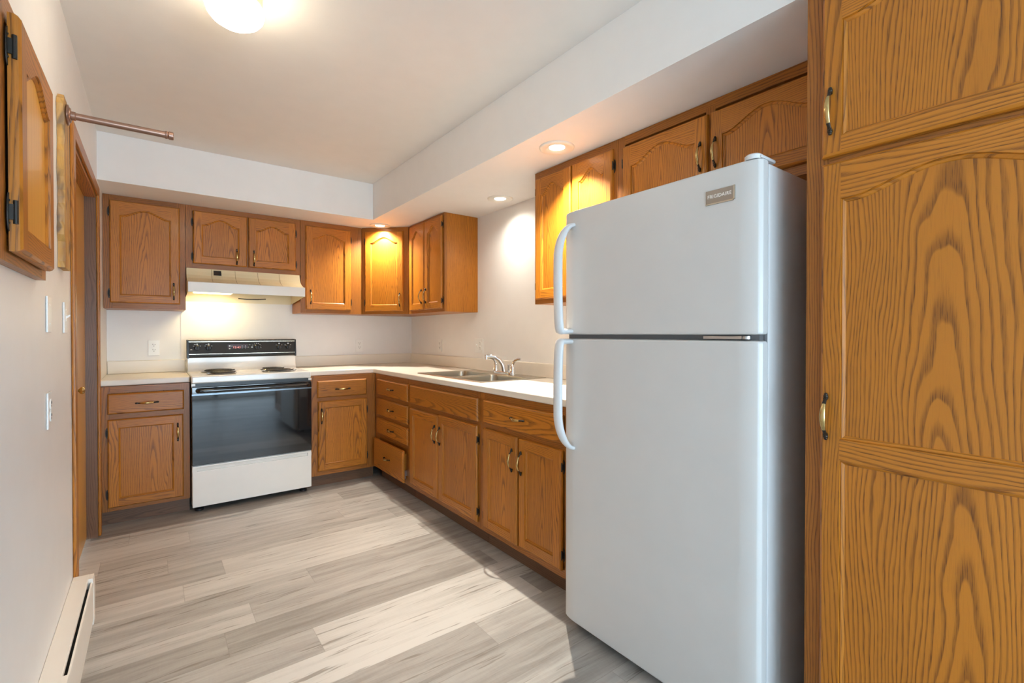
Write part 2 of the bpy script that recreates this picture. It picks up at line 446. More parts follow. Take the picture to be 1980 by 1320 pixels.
def door(parent, x0, x1, z0, z1, opens=None, rise=0., stile=.052, top=.052, bot=.05, t=.019, hinge_side=None, hz=None, pull_at=None, y=0.0, shift=0., name='door', wrap=1., pmat=None):
    """framed door; opens: [(bottom, shoulder, rise)] heights from z0"""
    Hh = z1-z0
    if opens is None: opens = [(bot, Hh-top-rise, rise)]
    yb = y-.0006+shift; yf = yb-t; e = .0075
    mb = MB(); gl, gr_, gt, gb = grain('z'), grain('z'), grain('x'), grain('x')
    # rounded outer edge
    ring = [(0, 0., yb), (1, 0., yf+.010), (2, .0025, yf+.0045), (3, e*.75, yf+.0018), (4, e, yf)]
    for (i, d, yy), (j, d2, y2) in zip(ring, ring[1:]):
        mb.quad((x0+d, yy, z0+d), (x0+d, yy, z1-d), (x0+d2, y2, z1-d2), (x0+d2, y2, z0+d2), 0, gl)
        mb.quad((x1-d, yy, z0+d), (x1-d, yy, z1-d), (x1-d2, y2, z1-d2), (x1-d2, y2, z0+d2), 0, gr_)
        mb.quad((x0+d, yy, z1-d), (x1-d, yy, z1-d), (x1-d2, y2, z1-d2), (x0+d2, y2, z1-d2), 0, gt)
        mb.quad((x0+d, yy, z0+d), (x1-d, yy, z0+d), (x1-d2, y2, z0+d2), (x0+d2, y2, z0+d2), 0, gb)
    mb.quad((x0, yb, z0), (x1, yb, z0), (x1, yb, z1), (x0, yb, z1), 0, gl)
    xa, xb = x0+stile, x1-stile
    mb.quad((x0+e, yf, z0+e), (xa, yf, z0+e), (xa, yf, z1-e), (x0+e, yf, z1-e), 0, gl)
    mb.quad((xb, yf, z0+e), (x1-e, yf, z0+e), (x1-e, yf, z1-e), (xb, yf, z1-e), 0, gr_)
    # rails
    zprev = z0+e; panels = []
    for k, (ob, os_, orise) in enumerate(opens):
        g = grain('x', a_off=random.choice((-1, 1))*random.uniform(.01, .06))
        if k == 0: mb.quad((xa, yf, zprev), (xb, yf, zprev), (xb, yf, z0+ob), (xa, yf, z0+ob), 0, gb)
        arch = arch_pts(xa, xb, z0+os_, orise)
        ztop = z1-e if k == len(opens)-1 else z0+opens[k+1][0]
        for (ax, az), (bx, bz) in zip(arch, arch[1:]):
            mb.quad((ax, yf, az), (ax, yf, ztop), (bx, yf, ztop), (bx, yf, bz), 0, g)
        outline = [(xa, z0+ob), (xb, z0+ob)]+arch
        def inset(c):
            s = (xb-xa-2*c)/(xb-xa); xm = (xa+xb)/2
            return [(xa+c, z0+ob+c), (xb-c, z0+ob+c)]+[(xm+(px-xm)*s, pz-c) for px, pz in arch]
        steps = [(outline, yf), (inset(.0010), yf+.0050), (inset(.0035), yf+.0045), (inset(.0085), yf+.0080), (inset(.0100), yf+.0105)]
        n = len(outline)
        for (A, ya), (B, y2) in zip(steps, steps[1:]):
            for i in range(n):
                j = (i+1) % n
                gg = gb if i == 0 else gr_ if i == 1 else gl if i == n-1 else g
                mb.quad((A[i][0], ya, A[i][1]), (A[j][0], ya, A[j][1]), (B[j][0], y2, B[j][1]), (B[i][0], y2, B[i][1]), 0, gg)
        ins = inset(.0100); yp = yf+.0105; pm = MB()
        gp = grain('z', cx=(xa+xb)/2, panel=True, l_off=random.uniform(-.2, .5)-z0)
        zb_ = z0+ob+.01
        ar = ins[2:]
        for (ax, az), (bx, bz) in zip(ar, ar[1:]):
            pm.quad((ax, yp, zb_), (ax, yp, az), (bx, yp, bz), (bx, yp, zb_), 0, gp)
        pm.quad((xa, yp+.004, zb_), (xb, yp+.004, zb_), (xb, yp+.004, z0+os_), (xa, yp+.004, z0+os_), 0, gp)
        panels.append(pm)
    d = mb.build(name, OAK, parent)
    for pm in panels: pm.build('panel', pmat or OAK, d)
    if pull_at: pull(d, pull_at[0], pull_at[1], yf, True)
    if hinge_side:
        hx = x0-.001 if hinge_side < 0 else x1+.001
        for z in (hz or (z0+.075, z1-.075)): hinge(d, hx, z, hinge_side, y, wrap)
    return d

def drawer(parent, x0, x1, z0, z1, t=.019, shift=0., pull_z=None, false=False, ply=False):
    mb = MB(); yb = -.0006+shift; yf = yb-t; g = grain('x', a_off=random.choice((-1, 1))*random.uniform(.0, .05)-z0, cx=0, l_off=random.uniform(.1, .4))
    ring = [(0., yb), (0., yf+.010), (.003, yf+.0045), (.006, yf+.0016), (.0085, yf)]
    for (d, yy), (d2, y2) in zip(ring, ring[1:]):
        A = [(x0+d, yy, z0+d), (x1-d, yy, z0+d), (x1-d, yy, z1-d), (x0+d, yy, z1-d)]
        B = [(x0+d2, y2, z0+d2), (x1-d2, y2, z0+d2), (x1-d2, y2, z1-d2), (x0+d2, y2, z1-d2)]
        for i in range(4): mb.quad(A[i], A[(i+1) % 4], B[(i+1) % 4], B[i], 0, g)
    d = .0085
    mb.quad((x0+d, yf, z0+d), (x1-d, yf, z0+d), (x1-d, yf, z1-d), (x0+d, yf, z1-d), 0, g)
    mb.quad((x0, yb, z0), (x1, yb, z0), (x1, yb, z1), (x0, yb, z1), 0, g)
    if shift < 0: mb.box(x0+.04, x1-.028, yb, yb-shift+.30, z0+.03, z1-.03, 0, grain('y'))
    o = mb.build('drawer_front' if false else 'drawer', OAK, parent)
    if pull_z: pull(o, (x0+x1)/2, pull_z, yf, False)
    return o

def cabinet(name, label, loc, rz, Wd, H, D, base=False, stiles=(.04, .04), rails=(.04, .04), mids=(), midst=(), group=None, cat='cabinet', bodyx=None, toe=True, body_h=None):
    """Empty + body + face frame (+ toe kick)"""
    t = thing(name, label, cat, loc, rz, group)
    zb = .0938 if base else 0.
    b0, b1 = bodyx or (.001, Wd-.001)
    m = MB()
    ft = .019
    g = grain('z', a_off=random.uniform(-.05, .05)-D/2)
    m.box(b0, b1, ft, D-.0015, zb, body_h or H, 0, g)
    m.build('body', OAK, t)
    m = MB()
    sl, sr = stiles; rb, rt = rails
    m.box(.0005, sl, 0, ft, zb, H, 0, grain('z')); m.box(Wd-sr, Wd-.0005, 0, ft, zb, H, 0, grain('z'))
    m.box(sl, Wd-sr, .0003, ft, zb, zb+rb, 0, grain('x')); m.box(sl, Wd-sr, .0003, ft, H-rt, H, 0, grain('x'))
    for z in mids: m.box(sl, Wd-sr, .0003, ft, z-.018, z+.018, 0, grain('x'))
    for x, za, zz in midst: m.box(x-.02, x+.02, .0002, ft, za, zz, 0, grain('z'))
    m.build('face_frame', OAKF, t)
    if base and toe:
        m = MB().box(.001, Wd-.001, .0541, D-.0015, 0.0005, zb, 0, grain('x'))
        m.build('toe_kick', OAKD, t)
    return t

WR = -PI/2      # right-wall run faces -X
# --- back wall uppers
HU = ZS-ZUB
X0 = -.2705
c = cabinet('wall_cabinet', 'single-door oak wall cabinet nearest the left wall, beside the range hood', (X0, UU, ZUB), 0, .1838-X0, HU-.001, DU, stiles=(.05, .05), rails=(.045, .045), group='oak wall cabinets with arched doors')
door(c, -.236-X0, .150-X0, .038, .727, rise=.046, hinge_side=-1, hz=(.10, .65), pull_at=(.113-X0, .128))
c = cabinet('wall_cabinet', 'short two-door oak wall cabinet directly above the range hood', (.1848, UU, 1.682), 0, .7768, ZS-1.683, DU, rails=(.04, .04), midst=((.395, .03, .43),), group='oak wall cabinets with arched doors')
door(c, .044, .3905, .034, .419, rise=.046, hinge_side=-1, hz=(.085, .335), pull_at=(.32, .105), top=.050)
door(c, .3985, .739, .034, .419, rise=.046, hinge_side=1, hz=(.085, .335), pull_at=(.436, .105), top=.050)
c = cabinet('wall_cabinet', 'single-door oak wall cabinet right of the range hood, wide stile at its right', (.9633, UU, ZUB), 0, 1.4690-.9633, HU-.001, DU, stiles=(.04, .10), group='oak wall cabinets with arched doors')
door(c, .036, .408, .030, .722, rise=.046, hinge_side=1, hz=(.10, .64), pull_at=(-.018, .133) and (.075-.002, .133))
# corner cabinet
P0 = Vector((1.4712, UU-.0015)); P1 = Vector((RU-.0015, 3.8824)); L = (P1-P0).length
ang = math.atan2(P1.y-P0.y, P1.x-P0.x)
c = thing('corner_wall_cabinet', 'diagonal corner oak wall cabinet lit by the downlight above it', 'cabinet', (P0.x, P0.y, ZUB), ang, 'oak wall cabinets with arched doors')
inv = Matrix.Rotation(-ang, 4, 'Z') @ TR(-P0.x, -P0.y, 0)
poly = [(P0.x+.014, P0.y+.014), (P1.x+.012, P1.y+.014), (XR-.0015, 3.8830), (XR-.0015, YB-.0015), (1.4705, YB-.0015), (1.4705, UU+.02)]
MB().prism(poly, 'z', 0, HU-.001, 0, grain('z'), inv).build('body', OAK, c)
m = MB(); m.box(.002, .045, 0, .018, 0, HU-.001, 0, grain('z')); m.box(L-.045, L-.002, 0, .018, 0, HU-.001, 0, grain('z'))
m.box(.045, L-.045, .0003, .018, 0, .04, 0, grain('x')); m.box(.045, L-.045, .0003, .018, HU-.041, HU-.001, 0, grain('x'))
m.build('face_frame', OAKF, c)
door(c, .035, L-.045, .026, HU-.036, rise=.05, hinge_side=-1, hz=(.10, .64), pull_at=(L-.075, .125))
# right wall uppers
c = cabinet('wall_cabinet', 'narrow two-door oak wall cabinet with a bare end panel, over the counter corner', (RU, 3.8812, ZUB), WR, 3.8812-3.2411, HU-.001, DU, stiles=(.045, .04), group='oak wall cabinets with arched doors')
Q = 3.8812
door(c, Q-3.838, Q-3.560, .024, .742, rise=.05, hinge_side=-1, pull_at=(Q-3.598, .135))
door(c, Q-3.548, Q-3.267, .024, .742, rise=.05, hinge_side=1, hz=(.085, .675), pull_at=(Q-3.518, .135))
Q = 2.1518
c = cabinet('wall_cabinet', 'two-door oak wall cabinet just left of the fridge top under the nearest downlight', (RU, Q, ZUB), WR, Q-1.5255, HU-.001, DU, stiles=(.04, .045), group='oak wall cabinets with arched doors')
door(c, Q-2.131, Q-1.839, .026, .722, rise=.05, hinge_side=-1, pull_at=None)
door(c, Q-1.829, Q-1.552, .026, .722, rise=.05, hinge_side=1, hz=(.085, .64), pull_at=None)
Q = 1.5245
c = cabinet('wall_cabinet', 'low two-door oak wall cabinet directly above the white fridge', (RU, Q, 1.752), WR, Q-.562, ZS-1.753, DU, stiles=(.04, .045), midst=((Q-1.0505, .03, .36),), group='oak wall cabinets with arched doors')
door(c, Q-1.488, Q-1.057, .036, .331, rise=.055, top=.046, bot=.048, hinge_side=-1, hz=(.075, .255), pull_at=(Q-1.083, .165))
door(c, Q-1.044, Q-.606, .036, .331, rise=.055, top=.046, bot=.048, hinge_side=1, hz=(.075, .255), pull_at=(Q-1.018, .165))

# --- base cabinets
HB = ZCT-.0395
X0 = -.2705
c = cabinet('base_cabinet', 'oak base cabinet left of the range, one drawer over one door', (X0, BB, 0), 0, .1885-X0, HB, DB, True, stiles=(.05, .05), mids=(.686,), group='oak base cabinets')
drawer(c, -.234-X0, .157-X0, .701, .828, pull_z=.762)
door(c, -.234-X0, .153-X0, .118, .668, stile=.052, top=.05, bot=.052, hinge_side=-1, hz=(.20, .585), pull_at=(.122-X0, .553))
X0 = .9540
c = cabinet('base_cabinet', 'narrow oak base cabinet right of the range, one drawer over one door', (X0, BB, 0), 0, RB-X0-.0015, HB, DB, True, stiles=(.06, .075), mids=(.69,), group='oak base cabinets')
drawer(c, 1.008-X0, 1.395-X0, .704, .834, pull_z=.765)
door(c, 1.012-X0, 1.400-X0, .128, .675, stile=.05, top=.05, bot=.05, hinge_side=1, hz=(.20, .58), pull_at=(1.038-X0, .56))
Q = BB-.001
c = cabinet('drawer_base_cabinet', 'oak drawer base of four drawers in the counter corner, bottom drawer slightly open', (RB, Q, 0), WR, Q-3.2305, HB, DB, True, stiles=(.09, .035), mids=(.69, .527, .366), group='oak base cabinets')
for z0, z1 in ((.707, .834), (.541, .676), (.389, .516)): drawer(c, Q-3.800, Q-3.215-.002, z0, z1, pull_z=(z0+z1)/2)
dr = drawer(c, Q-3.800, Q-3.235, .118, .350, shift=-.027, pull_z=.236)
dr['label'] = 'bottom drawer pulled slightly open'
m = MB().box(Q-3.262, Q-3.252, -.025, .25, .16, .20).tube([(Q-3.258, -.020, .15), (Q-3.250, -.020, .15)], .010, 12)
m.build('drawer_slide', SLIDE, dr)
Q = 3.2295
c = cabinet('sink_base_cabinet', 'oak sink base with a plain false front over two doors, under the steel sink', (RB, Q, 0), WR, Q-2.2635, HB, DB, True, stiles=(.05, .035), mids=(.69,), group='oak base cabinets', body_h=.70)
drawer(c, Q-3.168, Q-2.279, .704, .836, false=True)
door(c, Q-3.172, Q-2.752, .128, .672, stile=.052, top=.048, bot=.05, hinge_side=-1, hz=(.19, .57), pull_at=(Q-2.782, .548))
door(c, Q-2.742, Q-2.287, .128, .680, stile=.052, top=.048, bot=.05, hinge_side=1, hz=(.19, .60), pull_at=(Q-2.714, .548))
Q = 2.2625
c = cabinet('base_cabinet', 'oak base cabinet beside the fridge, one wide drawer over two doors', (RB, Q, 0), WR, Q-1.5265, HB, DB, True, stiles=(.045, .045), mids=(.69,), midst=((Q-1.901, .11, .69),), group='oak base cabinets')
drawer(c, Q-2.217, Q-1.579, .708, .836, pull_z=.772)
door(c, Q-2.219, Q-1.908, .126, .678, stile=.052, top=.048, bot=.05, hinge_side=-1, hz=(.19, .60), pull_at=(Q-1.942, .557))
door(c, Q-1.893, Q-1.580, .130, .676, stile=.052, top=.048, bot=.05, hinge_side=1, hz=(.20, .60), pull_at=(Q-1.866, .557))

# --- pantry
PXF = 1.414; Q = .553
c = cabinet('pantry_cabinet', 'tall oak pantry cabinet at the right edge, two arched doors stacked', (PXF, Q, 0), WR, .585, ZS-.001, XR-PXF, True, stiles=(.055, .055), rails=(.05, .05), mids=(1.652,), cat='pantry')
door(c, Q-.512, Q-.010, 1.662, 2.095, rise=.05, stile=.046, top=.042, bot=.046, hinge_side=1, hz=(1.75, 2.0), pull_at=(Q-.489, 1.776))
door(c, Q-.512, Q-.010, .112, 1.646, opens=[(.075, .768, 0.), (.822, 1.437, .046)], stile=.046, hinge_side=1, hz=(.25, .88, 1.5), pull_at=(Q-.495, .990))

# ------------------------------------------------------------------ left wall: cabinet door, plank, rod, plates, heater
LY = 1.405
c = thing('fuse_box_cabinet', 'small oak cabinet with an arched door high on the left wall', 'cabinet', (XL+.022, LY, 1.358), PI/2)
m = MB(); wL, hL = 1.918-LY, .572
m.box(.0, .05, 0, .0215, 0, hL, 0, grain('z')); m.box(wL-.06, wL, 0, .0215, 0, hL, 0, grain('z'))
m.box(.05, wL-.06, .0002, .0215, 0, .06, 0, grain('x')); m.box(.05, wL-.06, .0002, .0215, hL-.06, hL, 0, grain('x'))
m.build('face_frame', OAKF, c)
MB().box(.05, wL-.06, .012, .0214, .06, hL-.06, 0, grain('z')).build('body', OAKD, c)
door(c, 1.452-LY, 1.862-LY, .022, .527, rise=.050, stile=.055, top=.05, bot=.055, t=.021, y=-.004, hinge_side=-1, hz=(.105, .455), wrap=1.25, pmat=LUAN)

# rustic board with curtain rod
m = MB()
by0, by1 = 2.315, 2.448; n = 26
pr = []
rr = random.Random(3)
for i in range(n+1):
    z = 1.440+(2.040-1.440)*i/n; pr.append((by0+rr.uniform(-.006, .006)+.006*math.sin(i*.7), z))
g = grain('z', a_off=-by0, l_off=.1, seed=3.)
L0 = [(XL+.0008, y, z) for y, z in pr]; L1 = [(XL+.020+rr.uniform(-.001, .001), y+.003+rr.uniform(-.002, .002), z) for y, z in pr]
top = 2.062
for i in range(n):
    m.add([L0[i], L0[i+1], L1[i+1], L1[i]], [(0, 1, 2, 3)], 0, g)
    z0, z1 = pr[i][1], pr[i+1][1]
    m.add([L1[i], L1[i+1], (XL+.020, by1, z1), (XL+.020, by1, z0)], [(0, 1, 2, 3)], 0, g)
m.box(XL+.0008, XL+.0198, by1-.002, by1, 1.440, 2.04, 0, g)
m.add([L0[0], L1[0], (XL+.02, by1, 1.44), (XL+.0008, by1, 1.44)], [(0, 1, 2, 3)], 0, g)
m.add([L0[n], L1[n], (XL+.017, by0+.03, top), (XL+.0008, by0+.03, top)], [(0, 1, 2, 3)], 0, g)
m.add([(XL+.0008, by0+.03, top), (XL+.017, by0+.03, top), (XL+.017, by1-.03, top), (XL+.0008, by1-.03, top)], [(0, 1, 2, 3)], 0, g)
m.add([L1[n], (XL+.017, by0+.03, top), (XL+.017, by1-.03, top), (XL+.02, by1, 2.04)], [(0, 1, 2, 3)], 0, g)
m.add([(XL+.0008, by1-.03, top), (XL+.017, by1-.03, top), (XL+.02, by1, 2.04), (XL+.0008, by1, 2.04)], [(0, 1, 2, 3)], 0, g)
o = m.build('wood_plank', PINE); o['label'] = 'rough-edged rustic wood plank on the left wall beside the door'; o['category'] = 'plank'

RY, RZ = 2.375, 2.003
c = thing('curtain_rod', 'copper-brown curtain rod sticking straight out from the rustic plank', 'curtain rod', (XL+.0205, RY, RZ))
R90 = ROT('Y', 90)
MB().lathe([(0, 0), (.034, 0), (.036, .003), (.036, .006), (.027, .009), (.025, .012), (.016, .013), (.016, .024), (.013, .026), (0, .026)], 28, 0, R90).build('wall_flange', ROD, c)
MB().lathe([(0, .020), (.0125, .020), (.0125, .300), (.0, .300)], 24, 0, R90).build('pole', ROD, c)
MB().lathe([(0, .290), (.014, .290), (.015, .293), (.015, .297), (.013, .300), (.0155, .303), (.0155, .316), (.014, .318), (0, .318)], 24, 0, R90).build('end_cap', ROD, c)

def outlet_holes(mb, cx, cz, y, mat):
    mb.lathe([(0, 0), (.0165, 0), (.0165, .0025), (0, .0025)], 20, 0, TR(cx, y, cz) @ ROT('X', 90))
    for dx, h in ((-.0065, .009), (.0065, .007)): mb.box(cx+dx-.0014, cx+dx+.0014, y-.0030, y-.0022, cz+.001, cz+.001+h, mat)
    mb.tube([(cx, y-.0022, cz-.006), (cx, y-.0030, cz-.006)], .0028, 10, mat)
def wall_plate(name, label, cat, loc, rz, kind, w=.070, h=.115, group=None):
    """local: x right, y into wall, plate front at y=-.006"""
    t = thing(name, label, cat, loc, rz, group)
    MB().box(-w/2, w/2, -.0062, -.0006, -h/2, h/2, 0, None, bev=.0024).build('plate', PLAS, t)
    if kind == 'outlet' or kind == 'both':
        ox = 0 if kind == 'outlet' else .023
        for dz in (.0195, -.0195):
            m = MB(); outlet_holes(m, ox, dz, -.0062, 1); m.build('receptacle', [PLAS, SLOT], t)
    if kind == 'toggle' or kind == 'both':
        ox = 0 if kind == 'toggle' else -.023
        MB().box(ox-.005, ox+.005, -.0075, -.006, -.012, .012).build('toggle_slot', PLAS, t)
        MB().prism([(-.006, -.004), (-.006, .005), (-.0175, .013), (-.0185, .007)], 'x', ox-.0035, ox+.0035).build('toggle_lever', PLAS, t)
    zs = (0,) if kind == 'outlet' else (.030, -.030)
    for z in zs:
        for ox in ((0,) if w < .09 else (-.023, .023)):
            MB().tube([(ox, -.006, z), (ox, -.0072, z)], .003, 10).build('screw', PLAS, t)
    return t
wall_plate('blank_wall_plate', 'blank white wall plate on the left wall under the small cabinet', 'wall plate', (XL, 2.108, 1.266), PI/2, 'blank')
wall_plate('light_switch', 'white toggle light switch on the left wall beside the door casing', 'light switch', (XL, 2.455, 1.264), PI/2, 'toggle')
wall_plate('wall_outlet', 'white outlet low on the left wall, below the blank plate', 'outlet', (XL, 2.103, .960), PI/2, 'outlet')
wall_plate('wall_outlet', 'white outlet on the back wall left of the range', 'outlet', (-.002, YB, 1.098), 0, 'outlet', group='white wall outlets over the counter')
wall_plate('wall_outlet', 'white outlet on the back wall right of the range', 'outlet', (1.552, YB, 1.092), 0, 'outlet', group='white wall outlets over the counter')
wall_plate('wall_outlet', 'white outlet on the sink wall near the room corner', 'outlet', (XR, 3.876, 1.094), WR, 'outlet', group='white wall outlets over the counter')
wall_plate('switch_plate', 'wide white double plate with switch and outlet left of the faucet', 'light switch', (XR, 3.221, 1.106), WR, 'both', w=.116)

# baseboard heater
HY0, HY1 = -.2, 2.640
c = thing('baseboard_heater', 'cream electric baseboard heater along the left wall', 'heater', (XL, HY1, 0))
def hx(mb): return mb
m = MB()
Lh = HY1-HY0
m.prism([(.001, .02), (.001, .203), (.049, .203), (.052, .200), (.052, .190), (.049, .190), (.048, .196), (.006, .196), (.006, .02)], 'y', -Lh, 0)  # back and top
m.build('top_cover', HEAT, c)
m = MB().prism([(.060, .035), (.067, .038), (.067, .178), (.064, .186), (.0595, .188), (.0585, .184), (.062, .176), (.062, .040)], 'y', -Lh+.05, -.05)
m.build('front_panel', HEAT, c)
m = MB().prism([(.002, .012), (.068, .012), (.069, .150), (.066, .202), (.002, .204)], 'y', -.052, .0)
m.build('end_cap', HEAT, c)
m = MB().prism([(.002, .012), (.068, .012), (.069, .150), (.066, .202), (.002, .204)], 'y', -.80, -.74)
m.build('end_cap', HEAT, c)
m = MB().box(.008, .058, -Lh+.05, -.06, .05, .165); m.build('heating_fins', SLOT, c)
m = MB().box(.004, .062, -Lh, -.002, .0005, .013); m.build('foot_rail', HEAT, c)

# ------------------------------------------------------------------ countertops and sink
SX0, SX1, SY0, SY1 = 1.541, 2.056, 2.362, 3.216
CF, CX = 3.8985, 1.4661
def cell_solid(xs, ys, z0, z1, filled, round_edge=None, bev=.009):
    bm = bmesh.new(); V = {}
    def v(i, j):
        if (i, j) not in V: V[(i, j)] = bm.verts.new((xs[i], ys[j], z0))
        return V[(i, j)]
    for i in range(len(xs)-1):
        for j in range(len(ys)-1):
            if filled(i, j): bm.faces.new((v(i, j), v(i+1, j), v(i+1, j+1), v(i, j+1)))
    r = bmesh.ops.extrude_face_region(bm, geom=bm.faces[:])
    for e in r['geom']:
        if isinstance(e, bmesh.types.BMVert): e.co.z = z1
    bmesh.ops.recalc_face_normals(bm, faces=bm.faces)
    if round_edge:
        es = [e for e in bm.edges if all(round_edge(w.co) for w in e.verts)]
        bmesh.ops.bevel(bm, geom=es, offset=bev, segments=4, profile=.5, affect='EDGES')
    return bm
# left counter
c = thing('countertop', 'short cream laminate countertop left of the range', 'countertop', (0, 0, ZCT-.038))
bm = cell_solid([XL+.001, .1915], [CF, YB-.001], 0, .038, lambda i, j: True, lambda p: abs(p.y-CF) < 1e-4, .008)
MB().bm(bm).build('worktop', LAMI, c)
def splash(mb, x0, x1, y0, y1): mb.box(x0, x1, y0, y1, .0382, .132, 0, None, bev=.006)
m = MB(); splash(m, XL+.001, .1915, YB-.020, YB-.001); m.build('backsplash', LAMI, c)
# main L counter
c = thing('countertop', 'long L-shaped cream laminate countertop holding the sink', 'countertop', (0, 0, ZCT-.038))
xs = [.955, CX, SX0+.016, SX1-.016, XR-.001]; ys = [1.53, SY0+.016, SY1-.016, CF, YB-.001]
bm = cell_solid(xs, ys, 0, .038, lambda i, j: (j == 3) or (i >= 1 and not (i == 2 and j == 1)),
                lambda p: (abs(p.y-CF) < 1e-4 and p.x < CX+1e-4) or (abs(p.x-CX) < 1e-4 and p.y < CF+1e-4), .008)
MB().bm(bm).build('worktop', LAMI, c)
m = MB(); splash(m, .955, XR-.001, YB-.020, YB-.001); splash(m, XR-.020, XR-.001, 1.53, YB-.021); m.build('backsplash', LAMI, c)

# sink: rim with two bowls
SZ = ZCT+.0005
c = thing('kitchen_sink', 'double-bowl stainless steel sink set into the long countertop', 'sink', ((SX0+SX1)/2, (SY0+SY1)/2, SZ))
sx, sy = (SX0+SX1)/2, (SY0+SY1)/2
def rrect(x0, x1, y0, y1, r, n=6):
    out = []
    for cx_, cy_, a0 in ((x1-r, y1-r, 0), (x0+r, y1-r, 90), (x0+r, y0+r, 180), (x1-r, y0+r, 270)):
        for i in range(n+1):
            a = math.radians(a0+90*i/n); out.append((cx_+r*math.cos(a), cy_+r*math.sin(a)))
    return out
def rect_match(x0, x1, y0, y1, n=6):
    out = []
    for cx_, cy_, k in ((x1, y1, 0), (x0, y1, 1), (x0, y0, 2), (x1, y0, 3)):
        for i in range(n+1): out.append((cx_, cy_))
    return out
hx0, hx1 = SX0-sx, SX1-sx; hy0, hy1 = SY0-sy, SY1-sy
bowls = [(hx0+.030, hx1-.135, .016, hy1-.030), (hx0+.030, hx1-.135, hy0+.030, -.016)]
cells = [(hx0+.004, hx1-.12, 0, hy1-.004), (hx0+.004, hx1-.12, hy0+.004, 0)]
m = MB(); zt = .0045
for bwl, cel in zip(bowls, cells):
    A = rect_match(*cel); B = rrect(*bwl, .045); n = len(A)
    for i in range(n):
        j = (i+1) % n; m.quad((*A[i], zt), (*A[j], zt), (*B[j], zt-.001), (*B[i], zt-.001))
m.quad((hx1-.12, hy0+.004, zt), (hx1-.004, hy0+.004, zt), (hx1-.004, hy1-.004, zt), (hx1-.12, hy1-.004, zt))
o4 = [(hx0, hy0), (hx1, hy0), (hx1, hy1), (hx0, hy1)]; i4 = [(hx0+.004, hy0+.004), (hx1-.004, hy0+.004), (hx1-.004, hy1-.004), (hx0+.004, hy1-.004)]
for i in range(4):
    j = (i+1) % 4; m.quad((*o4[i], .0003), (*o4[j], .0003), (*i4[j], zt), (*i4[i], zt))
m.build('rim', STEEL, c)
for bwl in bowls:
    x0, x1, y0, y1 = bwl; m = MB(); rings = []
    for ins, z, r in ((0, zt-.001, .045), (.003, -.010, .045), (.010, -.135, .05), (.025, -.160, .05), (.05, -.168, .05)):
        rings.append([(px, py, z) for px, py in rrect(x0+ins, x1-ins, y0+ins, y1-ins, r)])
    n = len(rings[0]); vs = [p for r in rings for p in r]; fs = []
    for k in range(len(rings)-1):
        for i in range(n): fs.append((k*n+i, k*n+(i+1) % n, (k+1)*n+(i+1) % n, (k+1)*n+i))
    fs.append([(len(rings)-1)*n+i for i in range(n)])
    m.add(vs, fs); b = m.build('bowl', STEEL, c, angle=60)
    MB().lathe([(0, -.1665), (.03, -.1665), (.04, -.1670), (.042, -.1678)], 20, 0, TR((x0+x1)/2, (y0+y1)/2, 0)).build('drain', CHROME, b)
# faucet
FX, FY, FZ = 1.990, 2.745, SZ+.0050
c = thing('faucet', 'chrome two-handle kitchen faucet on the back rim of the sink', 'faucet', (FX, FY, FZ))
pts = [(.032*math.cos(a), .12*math.sin(a)) for a in [2*PI*i/32 for i in range(32)]]
pts = [(max(-.028, min(.028, x*1.25)), y) for x, y in pts]
m = MB(); pt2 = [(x*.9, y*.97) for x, y in pts]
n = len(pts); vs = [(x, y, 0) for x, y in pts]+[(x, y, .012) for x, y in pts]+[(x, y, .018) for x, y in pt2]
fs = [(k*n+i, k*n+(i+1) % n, (k+1)*n+(i+1) % n, (k+1)*n+i) for k in range(2) for i in range(n)]+[[2*n+i for i in range(n)]]
m.add(vs, fs).build('base_plate', CHROME, c)
sp = []
dirx, diry = -.80, .60
for u, z in ((0, .016), (.004, .045), (.014, .072), (.034, .100), (.062, .118), (.092, .125), (.118, .124), (.132, .120)): sp.append((u*dirx, u*diry, z))
m = MB().tube(sp, [.018, .017, .016, .0155, .015, .0145, .0145, .015], 16)
e0 = Vector(sp[-1])+Vector((.006, -.004, .012))
m.tube([(e0.x, e0.y, e0.z+.004), (e0.x-.001, e0.y+.001, e0.z-.030)], .0155, 16)
m.build('spout', CHROME, c, angle=50)
for s in (1, -1):
    m = MB().lathe([(0, .012), (.026, .012), (.026, .026), (.021, .034), (.019, .055), (.016, .066), (.010, .072), (0, .073)], 20, 0, TR(0, s*.10, 0))
    lv = [(0, 0, .062), (.002, -.006, .084), (.008, -.020, .100), (.016, -.042, .109), (.020, -.064, .111)] if s < 0 else [(0, 0, .062), (-.004, .004, .084), (-.014, .012, .100), (-.030, .022, .110), (-.046, .030, .113)]
    m.tube([(a, s*.10+b_, z) for a, b_, z in lv], [(.010, .011), (.009, .011), (.0075, .010), (.006, .010), (.005, .008)], 12)
    m.build('handle', CHROME, c, angle=50)
MB().lathe([(0, .016), (.009, .016), (.009, .060), (.012, .066), (.011, .070), (0, .071)], 14, 0, TR(.030, -.012, -.004)).build('lift_rod', CHROME, c)

# ------------------------------------------------------------------ range hood
c = thing('range_hood', 'almond under-cabinet range hood above the stove, with grooved front and black sticker', 'range hood', (.1878, UU, 1.3754))
hw = .7640
def hz(z): return z-1.3754
